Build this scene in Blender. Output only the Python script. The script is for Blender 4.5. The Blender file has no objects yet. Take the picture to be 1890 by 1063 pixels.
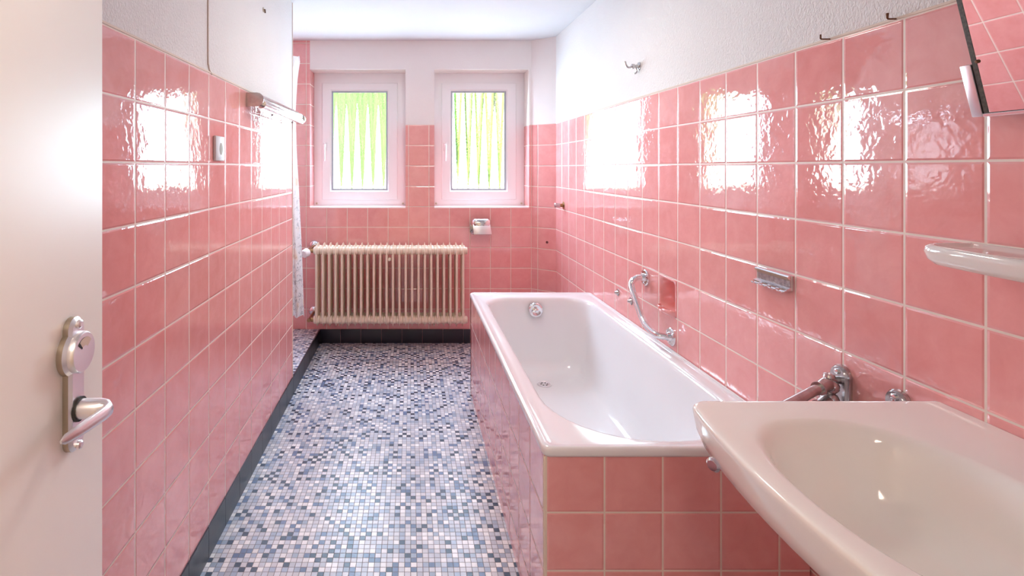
import bpy, bmesh, math, random
from mathutils import Vector, Matrix
from math import sin, cos, pi, sqrt

T = 0.1525          # one wall tile with its joint, metres; all layout numbers are in tiles
E = 8.577           # eye height above the bathroom floor, in tiles
SC = bpy.context.scene
COL = SC.collection

# ---------------------------------------------------------------- camera, light, exposure
cam_d = bpy.data.cameras.new('camera')
cam = bpy.data.objects.new('camera', cam_d); COL.objects.link(cam)
cam.location = (0, 0, E * T)
cam.rotation_euler = (pi / 2, 0, 0)
cam_d.sensor_width = 36.0
cam_d.lens = 36.0 * 935.86 / 1890
cam_d.shift_x = (945 - 758.0) / 1890
cam_d.shift_y = -(531.5 - 309.0) / 1890
cam_d.clip_start = 0.02
SC.camera = cam

SC.view_settings.view_transform = 'Standard'
SC.view_settings.look = 'None'
SC.view_settings.gamma = 1.0
SC.view_settings.use_curve_mapping = False
SC.view_settings.exposure = -0.12
SC.cycles.use_denoising = True
SC.cycles.max_bounces = 14
SC.cycles.diffuse_bounces = 8
SC.cycles.glossy_bounces = 6
SC.cycles.transmission_bounces = 8
SC.cycles.sample_clamp_indirect = 8.0
SC.cycles.caustics_refractive = True
SC.cycles.caustics_reflective = False
SC.cycles.blur_glossy = 0.5

w = bpy.data.worlds.new('sky'); SC.world = w; w.use_nodes = True
w.node_tree.nodes['Background'].inputs['Color'].default_value = (0.62, 0.80, 1.0, 1)
w.node_tree.nodes['Background'].inputs['Strength'].default_value = 5.0


def lamp(name, kind, loc, energy, color, rot=(0, 0, 0), size=None, size_y=None):
    d = bpy.data.lights.new(name, kind)
    d.energy = energy; d.color = color
    if size:
        d.shape = 'RECTANGLE'; d.size = size; d.size_y = size_y or size
    o = bpy.data.objects.new(name, d); COL.objects.link(o)
    o.location = loc; o.rotation_euler = rot
    return o


sun = lamp('sun', 'SUN', (0, 0, 8), 52.0, (1.0, 0.97, 0.92), (math.radians(42), 0, math.radians(-14)))
sun.data.angle = 0.01
# daylight entering at the three windows: one area lamp on the room side of every pane
for wx in (-2.665, 3.49, -8.7):
    a = lamp('window_daylight', 'AREA', (wx * T, 25.50 * T, (E + 1.35) * T), 19.0, (0.60, 0.79, 1.0),
             (math.radians(-82), 0, 0), 2.4 * T, 4.5 * T)
    a.visible_camera = False
# added warm fill from the hall side, behind the camera
lamp('hall_warm_fill', 'AREA', (0.4 * T, -3.0 * T, (E + 5.9) * T), 28.0, (1.0, 0.83, 0.68), (math.radians(25), 0, 0), 0.5, 0.5)


# added fill under the ceiling, out of view, brightening plaster and back wall
lamp('added_ceiling_fill', 'AREA', (1.2 * T, 14.8 * T, (E + 5.6) * T), 9.5, (1.0, 0.92, 0.83), (0, 0, 0), 0.26, 0.26)


# ---------------------------------------------------------------- materials
def new_mat(name):
    m = bpy.data.materials.new(name); m.use_nodes = True
    nt = m.node_tree
    return m, nt, nt.nodes['Principled BSDF']


class N:
    """small node helper"""
    def __init__(s, nt): s.nt = nt

    def _in(s, node, i, v):
        if v is None: return
        if hasattr(v, 'is_output'): s.nt.links.new(v, node.inputs[i])
        else: node.inputs[i].default_value = v

    def math(s, op, a, b=None, c=None, clamp=False):
        n = s.nt.nodes.new('ShaderNodeMath'); n.operation = op; n.use_clamp = clamp
        s._in(n, 0, a); s._in(n, 1, b); s._in(n, 2, c)
        return n.outputs[0]

    def rng(s, v, a, b, c=0.0, d=1.0, smooth=False):
        n = s.nt.nodes.new('ShaderNodeMapRange')
        n.interpolation_type = 'SMOOTHSTEP' if smooth else 'LINEAR'
        s._in(n, 0, v)
        for i, q in zip((1, 2, 3, 4), (a, b, c, d)): n.inputs[i].default_value = q
        return n.outputs[0]

    def pos(s):
        g = s.nt.nodes.new('ShaderNodeNewGeometry')
        return g.outputs['Position']

    def sep(s, v):
        n = s.nt.nodes.new('ShaderNodeSeparateXYZ'); s.nt.links.new(v, n.inputs[0]); return n.outputs

    def comb(s, x, y, z=0.0):
        n = s.nt.nodes.new('ShaderNodeCombineXYZ')
        s._in(n, 0, x); s._in(n, 1, y); s._in(n, 2, z); return n.outputs[0]

    def noise(s, vec, scale, detail=2.0, rough=0.5, dist=0.0):
        n = s.nt.nodes.new('ShaderNodeTexNoise')
        s.nt.links.new(vec, n.inputs['Vector'])
        n.inputs['Scale'].default_value = scale; n.inputs['Detail'].default_value = detail
        n.inputs['Roughness'].default_value = rough; n.inputs['Distortion'].default_value = dist
        return n.outputs

    def white(s, vec):
        n = s.nt.nodes.new('ShaderNodeTexWhiteNoise'); n.noise_dimensions = '3D'
        s.nt.links.new(vec, n.inputs['Vector']); return n.outputs['Value']

    def mix(s, f, a, b):
        n = s.nt.nodes.new('ShaderNodeMix'); n.data_type = 'RGBA'
        s._in(n, 0, f)
        for i, q in ((6, a), (7, b)):
            if hasattr(q, 'is_output'): s.nt.links.new(q, n.inputs[i])
            else: n.inputs[i].default_value = (*q[:3], 1)
        return n.outputs[2]

    def ramp(s, v, stops, const=False):
        n = s.nt.nodes.new('ShaderNodeValToRGB'); s.nt.links.new(v, n.inputs[0])
        cr = n.color_ramp
        if const: cr.interpolation = 'CONSTANT'
        while len(cr.elements) < len(stops): cr.elements.new(0.5)
        for e, (p, c) in zip(cr.elements, stops): e.position = p; e.color = (*c, 1)
        return n.outputs[0]

    def bump(s, h, dist, strength=1.0, normal=None):
        n = s.nt.nodes.new('ShaderNodeBump')
        n.inputs['Strength'].default_value = strength; n.inputs['Distance'].default_value = dist
        s.nt.links.new(h, n.inputs['Height'])
        if normal is not None: s.nt.links.new(normal, n.inputs['Normal'])
        return n.outputs[0]


def simple(name, col, rough=0.4, metal=0.0, coat=0.0, bump=None, spec=0.5, var=0.0, vscale=8.0):
    m, nt, p = new_mat(name); n = N(nt)
    p.inputs['Base Color'].default_value = (*col, 1)
    p.inputs['Roughness'].default_value = rough
    p.inputs['Metallic'].default_value = metal
    p.inputs['Coat Weight'].default_value = coat
    p.inputs['Coat Roughness'].default_value = 0.04
    p.inputs['Specular IOR Level'].default_value = spec
    if var:
        f = n.noise(n.pos(), vscale, 3.0)[0]
        c = n.mix(n.rng(f, 0.3, 0.7), [q * (1 - var) for q in col], [min(1, q * (1 + var)) for q in col])
        nt.links.new(c, p.inputs['Base Color'])
    if bump:
        f = n.noise(n.pos(), bump[0], 3.0)[0]
        nt.links.new(n.bump(f, bump[1]), p.inputs['Normal'])
    return m


PINK_A = (0.75, 0.305, 0.29); PINK_B = (0.84, 0.405, 0.39)
GROUT = (0.78, 0.66, 0.57)


def tile_mat(name, axis, phase, ulines=True, a=PINK_A, b=PINK_B, wav=0.00034, vlines=True):
    """glazed wall tiles; axis: 'x', 'y' or (cx, cy) direction cosines along the wall"""
    m, nt, p = new_mat(name); n = N(nt)
    P = n.pos(); x, y, z = n.sep(P)[:3]
    if axis == 'x': u = n.math('MULTIPLY_ADD', x, 1 / T, -phase)
    elif axis == 'y': u = n.math('MULTIPLY_ADD', y, 1 / T, -phase)
    else:
        u = n.math('ADD', n.math('MULTIPLY', x, axis[0] / T), n.math('MULTIPLY_ADD', y, axis[1] / T, -phase))
    v = n.math('MULTIPLY_ADD', z, -1 / T, E + 2.08)
    du = n.math('ABSOLUTE', n.math('SUBTRACT', n.math('FRACT', n.math('ADD', u, 0.5)), 0.5))
    dv = n.math('ABSOLUTE', n.math('SUBTRACT', n.math('FRACT', n.math('ADD', v, 0.5)), 0.5))
    if not ulines: du = n.math('ADD', du, 1.0)
    if not vlines: dv = n.math('ADD', dv, 1.0)
    d = n.math('MINIMUM', du, dv)
    mask = n.rng(d, 0.0125, 0.0175)
    pillow = n.rng(d, 0.012, 0.045, 0, 1, True)
    cell = n.comb(n.math('FLOOR', u), n.math('FLOOR', v), 3.1)
    rnd = n.white(cell)
    cloud = n.noise(P, 14.0, 4.0, 0.6, 0.4)[0]
    fac = n.math('ADD', n.math('MULTIPLY', n.rng(cloud, 0.3, 0.7), 0.65), n.math('MULTIPLY', rnd, 0.35))
    col = n.mix(fac, a, b)
    nt.links.new(n.mix(mask, GROUT, col), p.inputs['Base Color'])
    nt.links.new(n.rng(mask, 0, 1, 0.65, 0.045), p.inputs['Roughness'])
    p.inputs['IOR'].default_value = 1.9
    # wavy hand-dipped glaze: long slow swell and short ripples, different on each tile
    off = n.comb(n.math('MULTIPLY', rnd, 7.0), n.math('MULTIPLY', rnd, 3.0), 0.0)
    add = nt.nodes.new('ShaderNodeVectorMath'); add.operation = 'ADD'
    nt.links.new(P, add.inputs[0]); nt.links.new(off, add.inputs[1])
    rip = n.noise(add.outputs[0], 62.0, 1.5, 0.45, 0.3)[0]
    swell = n.noise(add.outputs[0], 16.0, 1.0, 0.5, 0.0)[0]
    h = n.math('ADD', rip, n.math('MULTIPLY', swell, 2.2))
    b1 = n.bump(h, wav)
    b2 = n.bump(n.math('ADD', pillow, n.math('MULTIPLY', mask, 0.0)), 0.0011, 1.0, b1)
    nt.links.new(b2, p.inputs['Normal'])
    return m


def plaster_mat(name, col, scale=150.0, dist=0.0013, warm=None):
    m, nt, p = new_mat(name); n = N(nt)
    P = n.pos()
    sc = nt.nodes.new('ShaderNodeMapping'); sc.inputs['Scale'].default_value = (1, 1, 0.62)
    nt.links.new(P, sc.inputs['Vector'])
    f = n.noise(sc.outputs[0], scale, 2.5, 0.5, 0.9)[0]
    hh = n.math('PINGPONG', n.math('MULTIPLY', f, 3.0), 1.0)
    nt.links.new(n.bump(hh, dist), p.inputs['Normal'])
    blot = n.noise(P, 3.0, 3.0)[0]
    nt.links.new(n.mix(n.rng(blot, 0.35, 0.65), [q * 0.97 for q in col], col), p.inputs['Base Color'])
    p.inputs['Roughness'].default_value = 0.85
    p.inputs['Specular IOR Level'].default_value = 0.25
    return m


def mosaic_mat(name):
    m, nt, p = new_mat(name); n = N(nt)
    P = n.pos(); x, y, z = n.sep(P)[:3]
    s = 1 / (0.1311 * T)
    u = n.math('MULTIPLY', x, s); v = n.math('MULTIPLY', y, s)
    du = n.math('ABSOLUTE', n.math('SUBTRACT', n.math('FRACT', n.math('ADD', u, 0.5)), 0.5))
    dv = n.math('ABSOLUTE', n.math('SUBTRACT', n.math('FRACT', n.math('ADD', v, 0.5)), 0.5))
    d = n.math('MINIMUM', du, dv)
    mask = n.rng(d, 0.025, 0.055)
    iu, iv = n.math('FLOOR', u), n.math('FLOOR', v)
    r = n.white(n.comb(iu, iv, 1.7)); r2 = n.white(n.comb(iu, iv, 9.3))
    # the darkest pieces sit mostly on alternate places of a checker, as in the sheets of the floor
    chk = n.math('MODULO', n.math('ABSOLUTE', n.math('ADD', iu, iv)), 2.0)
    r = n.math('ADD', n.math('MULTIPLY', r, 0.80), n.math('MULTIPLY', chk, 0.20))
    col = n.ramp(r, [(0.0, (0.018, 0.036, 0.075)), (0.145, (0.11, 0.17, 0.30)), (0.235, (0.32, 0.39, 0.50)),
                     (0.36, (0.48, 0.52, 0.59)), (0.56, (0.58, 0.59, 0.63)), (0.76, (0.78, 0.79, 0.80))], True)
    var = n.rng(r2, 0, 1, 0.86, 1.12)
    mul = nt.nodes.new('ShaderNodeVectorMath'); mul.operation = 'SCALE'
    nt.links.new(col, mul.inputs[0]); nt.links.new(var, mul.inputs['Scale'])
    nt.links.new(n.mix(mask, (0.20, 0.19, 0.19), mul.outputs[0]), p.inputs['Base Color'])
    nt.links.new(n.rng(mask, 0, 1, 0.8, 0.34), p.inputs['Roughness'])
    p.inputs['IOR'].default_value = 1.6
    tilt = n.math('MULTIPLY', r2, 0.5)
    h = n.math('ADD', mask, n.math('MULTIPLY', n.noise(P, 60.0)[0], 0.6))
    nt.links.new(n.bump(h, 0.0005), p.inputs['Normal'])
    return m


def glass_mat(name, k, ribs=True):
    """cast obscure glass with upright ribs and a fine grain"""
    m, nt, p = new_mat(name); n = N(nt)
    nt.nodes.remove(p)
    g = nt.nodes.new('ShaderNodeBsdfGlass')
    g.inputs['IOR'].default_value = 1.46; g.inputs['Roughness'].default_value = 0.03 if ribs else 0.0
    nt.links.new(g.outputs[0], nt.nodes['Material Output'].inputs['Surface'])
    if not ribs: return m
    P = n.pos(); x, y, z = n.sep(P)[:3]
    ph = n.math('MULTIPLY_ADD', x, 2 * pi / (0.54 * T), k)
    f1 = n.noise(P, 260.0, 1.0)[1]
    fx, fy, fz = n.sep(f1)[:3]
    sx = n.math('ADD', n.math('MULTIPLY', n.math('SINE', ph), 0.10), n.math('MULTIPLY_ADD', fx, 0.36, -0.18))
    sz = n.math('ADD', n.math('MULTIPLY', n.math('COSINE', ph), 0.30), n.math('MULTIPLY_ADD', fz, 0.36, -0.18))
    geo = nt.nodes.new('ShaderNodeNewGeometry')
    add = nt.nodes.new('ShaderNodeVectorMath'); add.operation = 'ADD'
    nt.links.new(geo.outputs['Normal'], add.inputs[0]); nt.links.new(n.comb(sx, 0.0, sz), add.inputs[1])
    nm = nt.nodes.new('ShaderNodeVectorMath'); nm.operation = 'NORMALIZE'
    nt.links.new(add.outputs[0], nm.inputs[0]); nt.links.new(nm.outputs[0], g.inputs['Normal'])
    return m


M = {}
M['tile_right'] = tile_mat('tile_right', 'y', 7.066)
M['tile_left'] = tile_mat('tile_left', 'y', 8.205)
M['tile_back'] = tile_mat('tile_back', 'x', -4.104)
cdx, cdy = 0.780, -0.626
M['tile_corner'] = tile_mat('tile_corner', (cdx, cdy), 5.90 * cdx + 24.786 * cdy + 0.333)
M['tile_reveal'] = tile_mat('tile_reveal', 'y', 0.0, ulines=False)
M['tile_apron_side'] = tile_mat('tile_apron_side', 'y', 8.71)
M['tile_apron_front'] = tile_mat('tile_apron_front', 'x', 2.325)
M['tile_plain'] = tile_mat('tile_plain', 'y', 0.5, ulines=False, vlines=False)
M['plaster'] = plaster_mat('rough_white_plaster', (0.80, 0.795, 0.775))
M['plaster_back'] = plaster_mat('painted_back_wall', (0.88, 0.84, 0.81), 200.0, 0.0003)
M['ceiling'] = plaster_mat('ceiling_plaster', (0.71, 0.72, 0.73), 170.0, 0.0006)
M['mosaic'] = mosaic_mat('mosaic_floor')
M['black_tile'] = simple('black_glazed_base', (0.022, 0.024, 0.034), 0.30, bump=(40, 0.0002))
M['grout'] = simple('cream_grout', (0.72, 0.62, 0.52), 0.7)
M['enamel'] = simple('white_bath_enamel', (0.78, 0.785, 0.795), 0.10, coat=0.3, var=0.015, vscale=3)
M['ceramic'] = simple('cream_white_ceramic', (0.90, 0.88, 0.83), 0.09, coat=0.3, var=0.015, vscale=5)
M['shelf_ceramic'] = simple('shelf_ceramic', (0.80, 0.77, 0.73), 0.08, coat=0.3)
M['chrome'] = simple('chrome', (0.82, 0.82, 0.84), 0.07, 1.0)
M['chrome_old'] = simple('dull_chrome', (0.52, 0.50, 0.50), 0.20, 1.0, var=0.15, vscale=60)
M['alu'] = simple('anodised_aluminium', (0.86, 0.85, 0.87), 0.32, 1.0)
M['alu_edge'] = simple('worn_brass_edge', (0.52, 0.46, 0.36), 0.35, 1.0)
M['brass'] = simple('tarnished_brass', (0.42, 0.25, 0.12), 0.35, 1.0)
M['rust'] = simple('rusty_steel', (0.16, 0.075, 0.04), 0.55, 0.7, var=0.3, vscale=300)
M['dark'] = simple('dark_gap', (0.02, 0.018, 0.016), 0.6)
M['radiator'] = simple('cream_radiator_paint', (0.78, 0.66, 0.52), 0.28, var=0.03, vscale=12)
M['door'] = simple('cream_door_paint', (0.92, 0.87, 0.79), 0.42, var=0.02, vscale=3, bump=(5, 0.0008))
M['pvc'] = simple('white_window_plastic', (0.88, 0.87, 0.88), 0.25)
M['gasket'] = simple('grey_gasket', (0.42, 0.46, 0.52), 0.45)
M['sill'] = simple('painted_sill', (0.84, 0.74, 0.72), 0.4)
M['white_plastic'] = simple('white_plastic', (0.83, 0.80, 0.80), 0.3)
M['beige_insert'] = simple('beige_insert', (0.50, 0.45, 0.34), 0.4)
M['label_beige'] = simple('indicator_card', (0.66, 0.54, 0.44), 0.5)
M['black_seal'] = simple('mirror_edge', (0.06, 0.055, 0.04), 0.45, var=0.5, vscale=200)
M['mirror'] = simple('mirror_silver', (0.93, 0.93, 0.93), 0.015, 1.0)
M['hall_wall'] = simple('hall_wall_paint', (0.86, 0.79, 0.70), 0.8)
M['hall_floor'] = simple('hall_floor_cork', (0.52, 0.38, 0.26), 0.5, var=0.15)
M['cable'] = simple('overpainted_cable', (0.60, 0.50, 0.42), 0.6)
M['glass_1'] = glass_mat('ribbed_obscure_glass', 0.4)
M['glass_flat'] = glass_mat('smooth_outer_glass_face', 0.0, False)


def clear_tube():
    m, nt, p = new_mat('clear_acrylic_cover'); 
    p.inputs['Base Color'].default_value = (0.95, 0.97, 0.97, 1)
    p.inputs['Transmission Weight'].default_value = 0.6
    p.inputs['Roughness'].default_value = 0.08
    return m


M['acrylic'] = clear_tube()


def curtain_mat():
    m, nt, p = new_mat('printed_shower_curtain'); n = N(nt)
    P = n.pos(); x, y, z = n.sep(P)[:3]
    f = n.noise(P, 20.0, 5.0, 0.7, 2.2)[0]
    spots = n.rng(f, 0.53, 0.60)
    low = n.rng(z, 0.4, 1.5, 1.0, 0.15)
    c = n.mix(n.math('MULTIPLY', spots, low), (0.84, 0.80, 0.79), (0.34, 0.33, 0.34))
    g = n.noise(P, 7.0, 1.0, 0.5, 0.5)[0]
    c = n.mix(n.math('MULTIPLY', n.rng(g, 0.60, 0.68), 0.6), c, (0.80, 0.52, 0.28))
    nt.links.new(c, p.inputs['Base Color']); p.inputs['Roughness'].default_value = 0.5
    tr = nt.nodes.new('ShaderNodeBsdfTranslucent'); nt.links.new(c, tr.inputs['Color'])
    mx = nt.nodes.new('ShaderNodeMixShader'); mx.inputs[0].default_value = 0.35
    nt.links.new(p.outputs[0], mx.inputs[1]); nt.links.new(tr.outputs[0], mx.inputs[2])
    nt.links.new(mx.outputs[0], nt.nodes['Material Output'].inputs['Surface'])
    return m


M['curtain'] = curtain_mat()


def foliage_mat(name, a, b):
    m, nt, p = new_mat(name); n = N(nt)
    f = n.noise(n.pos(), 2.2, 5.0, 0.65)[0]
    nt.links.new(n.mix(n.rng(f, 0.35, 0.65), a, b), p.inputs['Base Color'])
    p.inputs['Roughness'].default_value = 0.7
    return m


M['hedge'] = foliage_mat('hedge_leaves', (0.035, 0.16, 0.015), (0.085, 0.27, 0.035))
M['tree'] = foliage_mat('tree_leaves', (0.20, 0.29, 0.06), (0.29, 0.38, 0.10))
M['garden_wall'] = simple('white_rendered_garden_wall', (0.90, 0.89, 0.86), 0.8)
M['house'] = simple('brownish_render', (0.30, 0.25, 0.215), 0.8)
M['lawn'] = foliage_mat('lawn', (0.06, 0.15, 0.03), (0.12, 0.22, 0.06))
M['bark'] = simple('bark', (0.12, 0.08, 0.05), 0.9, bump=(12, 0.02))


# ---------------------------------------------------------------- mesh builder (x, y, d): tiles, d = below the eye
ORG = {}


class MB:
    def __init__(s): s.v = []; s.f = []; s.m = []

    def add(s, vs, fs, mi=0):
        b = len(s.v); s.v += [tuple(q) for q in vs]
        for f in fs: s.f.append([b + i for i in f]); s.m.append(mi)
        return s

    def box(s, x0, x1, y0, y1, d0, d1, mi=0):
        vs = [(x, y, d) for x in (x0, x1) for y in (y0, y1) for d in (d0, d1)]
        return s.add(vs, [(0, 1, 3, 2), (4, 6, 7, 5), (0, 4, 5, 1), (2, 3, 7, 6), (0, 2, 6, 4), (1, 5, 7, 3)], mi)

    def loft(s, rings, mi=0, cap0=False, cap1=False, closed=True):
        n = len(rings[0]); b = len(s.v)
        for r in rings: s.v += [tuple(q) for q in r]
        for i in range(len(rings) - 1):
            for j in range(n if closed else n - 1):
                k = (j + 1) % n
                s.f.append([b + i * n + j, b + i * n + k, b + (i + 1) * n + k, b + (i + 1) * n + j]); s.m.append(mi)
        if cap0: s.f.append([b + j for j in range(n)]); s.m.append(mi)
        if cap1: s.f.append([b + (len(rings) - 1) * n + j for j in range(n)]); s.m.append(mi)
        return s

    def tube(s, pts, r, n=12, mi=0, cap=True):
        pts = [Vector(p) for p in pts]
        rs = r if isinstance(r, (list, tuple)) else [r] * len(pts)
        t = (pts[1] - pts[0]).normalized()
        a = t.orthogonal().normalized()
        rings = []
        for i, p in enumerate(pts):
            t1 = (pts[min(i + 1, len(pts) - 1)] - pts[max(i - 1, 0)])
            if t1.length < 1e-9: t1 = t
            t1.normalize()
            a = (a - t1 * a.dot(t1)).normalized(); b = t1.cross(a)
            rings.append([p + (a * cos(2 * pi * k / n) + b * sin(2 * pi * k / n)) * rs[i] for k in range(n)])
            t = t1
        return s.loft(rings, mi, cap, cap)

    def lathe(s, base, axis, prof, n=24, mi=0):
        """prof: (distance along axis, radius)"""
        base = Vector(base); ax = Vector(axis).normalized()
        a = ax.orthogonal().normalized(); b = ax.cross(a)
        rings = [[base + ax * h + (a * cos(2 * pi * k / n) + b * sin(2 * pi * k / n)) * max(r, 1e-4) for k in range(n)] for h, r in prof]
        return s.loft(rings, mi, True, True)

    def slab(s, us, vs, fn, f, w0, w1, side):
        """wall of cells; fn(u, v) gives a material index or None for a hole"""
        us, vs = sorted(us), sorted(vs)
        c = {}
        for i in range(len(us) - 1):
            for j in range(len(vs) - 1):
                c[i, j] = fn((us[i] + us[i + 1]) / 2, (vs[j] + vs[j + 1]) / 2)
        for (i, j), mi in c.items():
            if mi is None: continue
            u0, u1, v0, v1 = us[i], us[i + 1], vs[j], vs[j + 1]
            s.add([f(u0, v0, w0), f(u1, v0, w0), f(u1, v1, w0), f(u0, v1, w0)], [(0, 1, 2, 3)], mi)
            s.add([f(u0, v0, w1), f(u1, v0, w1), f(u1, v1, w1), f(u0, v1, w1)], [(0, 1, 2, 3)], mi)
            for di, dj, (a, b) in ((-1, 0, ((u0, v0), (u0, v1))), (1, 0, ((u1, v0), (u1, v1))),
                                   (0, -1, ((u0, v0), (u1, v0))), (0, 1, ((u0, v1), (u1, v1)))):
                if c.get((i + di, j + dj)) is None:
                    sm = side((a[0] + b[0]) / 2, (a[1] + b[1]) / 2, (di, dj), mi)
                    s.add([f(*a, w0), f(*b, w0), f(*b, w1), f(*a, w1)], [(0, 1, 2, 3)], sm)
        return s

    def build(s, name, mats, parent=None, smooth=35, bevel=0, seg=2, origin=None):
        if not isinstance(mats, (list, tuple)): mats = [mats]
        W = [Vector((x * T, y * T, (E - d) * T)) for x, y, d in s.v]
        if parent is not None: o0 = ORG[parent.name]
        elif origin is not None: o0 = Vector((origin[0] * T, origin[1] * T, (E - origin[2]) * T))
        else:
            o0 = Vector(((min(q.x for q in W) + max(q.x for q in W)) / 2, (min(q.y for q in W) + max(q.y for q in W)) / 2,
                         min(q.z for q in W)))
        me = bpy.data.meshes.new(name)
        me.from_pydata([q - o0 for q in W], [], s.f)
        for q in mats: me.materials.append(M[q] if isinstance(q, str) else q)
        for p, mi in zip(me.polygons, s.m): p.material_index = mi
        bm = bmesh.new(); bm.from_mesh(me)
        bmesh.ops.remove_doubles(bm, verts=bm.verts, dist=1e-6)
        bmesh.ops.recalc_face_normals(bm, faces=bm.faces)
        if bevel:
            ed = [e for e in bm.edges if len(e.link_faces) == 2 and e.calc_face_angle(0) > 0.6]
            bmesh.ops.bevel(bm, geom=ed, offset=bevel * T, segments=seg, profile=0.5, affect='EDGES')
        bm.to_mesh(me); bm.free()
        if smooth:
            for p in me.polygons: p.use_smooth = True
            me.set_sharp_from_angle(angle=math.radians(smooth))
        o = bpy.data.objects.new(name, me); COL.objects.link(o)
        if parent is not None: o.parent = parent
        else: o.location = o0
        ORG[o.name] = o0
        return o


def tag(o, label=None, cat=None, group=None, kind=None):
    if label: o['label'] = label
    if cat: o['category'] = cat
    if group: o['group'] = group
    if kind: o['kind'] = kind
    return o


def struct(o, label=None): return tag(o, label, None, None, 'structure')


def empty(name, x, y, d, label=None, cat=None, group=None, kind=None):
    o = bpy.data.objects.new(name, None); COL.objects.link(o)
    o.location = (x * T, y * T, (E - d) * T); o.empty_display_size = 0.05
    ORG[o.name] = Vector(o.location)
    return tag(o, label, cat, group, kind)


def rrect(x0, x1, y0, y1, r, d, nc=8, ne=6, bulge=0.0):
    """closed ring, rounded rectangle; r: one radius or four (x0y0, x1y0, x1y1, x0y1); bulge pushes the x0 side out"""
    rr = r if isinstance(r, (list, tuple)) else [r] * 4
    cs = [((x0 + rr[0], y0 + rr[0]), pi, rr[0]), ((x1 - rr[1], y0 + rr[1]), 1.5 * pi, rr[1]),
          ((x1 - rr[2], y1 - rr[2]), 0, rr[2]), ((x0 + rr[3], y1 - rr[3]), 0.5 * pi, rr[3])]
    pts = []
    for i, ((cx, cy), a0, q) in enumerate(cs):
        arc = [(cx + q * cos(a0 + pi / 2 * k / nc), cy + q * sin(a0 + pi / 2 * k / nc)) for k in range(nc + 1)]
        pts += arc
        (nx, ny), b0, nq = cs[(i + 1) % 4]
        e = (nx + nq * cos(b0), ny + nq * sin(b0)); st = arc[-1]
        for k in range(1, ne): pts.append((st[0] + (e[0] - st[0]) * k / ne, st[1] + (e[1] - st[1]) * k / ne))
    out = []
    yc, hy = (y0 + y1) / 2, (y1 - y0) / 2; xm = (x0 + x1) / 2
    for x, y in pts:
        if bulge and x < xm:
            x -= bulge * (1 - ((y - yc) / hy) ** 2) * (xm - x) / (xm - x0)
        out.append((x, y, d))
    return out


CE = -6.2            # ceiling
FL = 8.577           # floor
XR, XL, YB = 6.88, -4.4575, 24.786
JT = -2.08 - 0.013   # top of the tiling
BT = 7.90            # top of the black base

# ---------------------------------------------------------------- setting
struct(MB().box(XL - 0.3, XR + 0.3, -0.6, YB + 0.2, FL, FL + 0.6).build('floor', 'mosaic', smooth=0), 'small square mosaic floor in blue, grey, black and white')
struct(MB().box(-12.2, XL - 0.02, 12.5, YB + 0.1, BT, FL + 0.6).build('floor_shower', 'mosaic', smooth=0), 'raised mosaic step of the shower recess')
struct(MB().box(-12.6, XR + 2.5, -10.2, YB + 2.4, CE - 0.8, CE).build('ceiling', 'ceiling', smooth=0), 'white ceiling with a light texture')

# right wall, with the opening for the recessed soap dish
SY0, SY1, SD0, SD1 = 13.16, 13.97, 2.985, 3.84
struct(MB().slab([0.1, SY0, SY1, 24.0], [CE, JT, SD0, SD1, FL],
                 lambda u, v: None if SY0 < u < SY1 and SD0 < v < SD1 else (1 if v < JT else 0),
                 lambda u, v, w_: (XR + w_, u, v), 0.0, 1.6, lambda u, v, dr, mi: mi)
       .build('wall_right', ['tile_right', 'plaster'], smooth=0), 'right wall, pink glazed tiles under rough white plaster')
# short slanted wall in the far right corner
struct(MB().slab([0, 1.2565], [CE, JT, FL], lambda u, v: 1 if v < JT else 0,
                 lambda u, v, w_: (5.90 + cdx * u + 0.626 * w_, YB + cdy * u + 0.78 * w_, v), 0.0, 1.0, lambda u, v, dr, mi: mi)
       .build('wall_corner', ['tile_corner', 'plaster_back'], smooth=0), 'short slanted wall piece in the far right corner')
# back wall with three window niches
NI = [(-11.0, -6.36), (-4.927, -0.2516), (1.155, 5.788)]
N0, N1 = -4.80, 1.99


def bw(u, v):
    for a, b in NI:
        if a < u < b and N0 < v < N1: return None
    if u < -4.927: return 0
    return 1 if v < JT else 0


def bs(u, v, dr, mi):
    if v <= N0 + 0.01: return 1
    if dr[1] == -1: return 2       # faces looking up: the sill
    if dr[1] == 1 and v > 2: return 0
    if dr[1] == 1: return 2
    if u < -4.0: return 3          # left reveal of the near-shower window is tiled to the top
    return 3 if v > JT else 1


us = [-12.0, 5.90] + [q for a in NI for q in a]
struct(MB().slab(us, [CE, JT, N0, N1, FL], bw, lambda u, v, w_: (u, YB + w_, v), 0.0, 2.0, bs)
       .build('wall_back', ['tile_back', 'plaster_back', 'sill', 'tile_reveal'], smooth=0), 'back window wall, pink tiles and painted plaster')
# partition on the left
struct(MB().slab([0.1, 19.1], [CE, JT, FL], lambda u, v: 1 if v < JT else 0,
                 lambda u, v, w_: (XL - w_, u, v), 0.0, 0.66, lambda u, v, dr, mi: mi)
       .build('wall_left', ['tile_left', 'plaster'], smooth=0), 'left partition wall, pink glazed tiles under rough white plaster')
struct(MB().box(-12.6, -12.0, 12.5, YB + 2, CE, FL).build('wall_shower_left', 'tile_left', smooth=0))
struct(MB().box(-12.6, XL - 0.66, 11.9, 12.5, CE, FL).build('wall_shower_front', 'tile_back', smooth=0))
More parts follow.
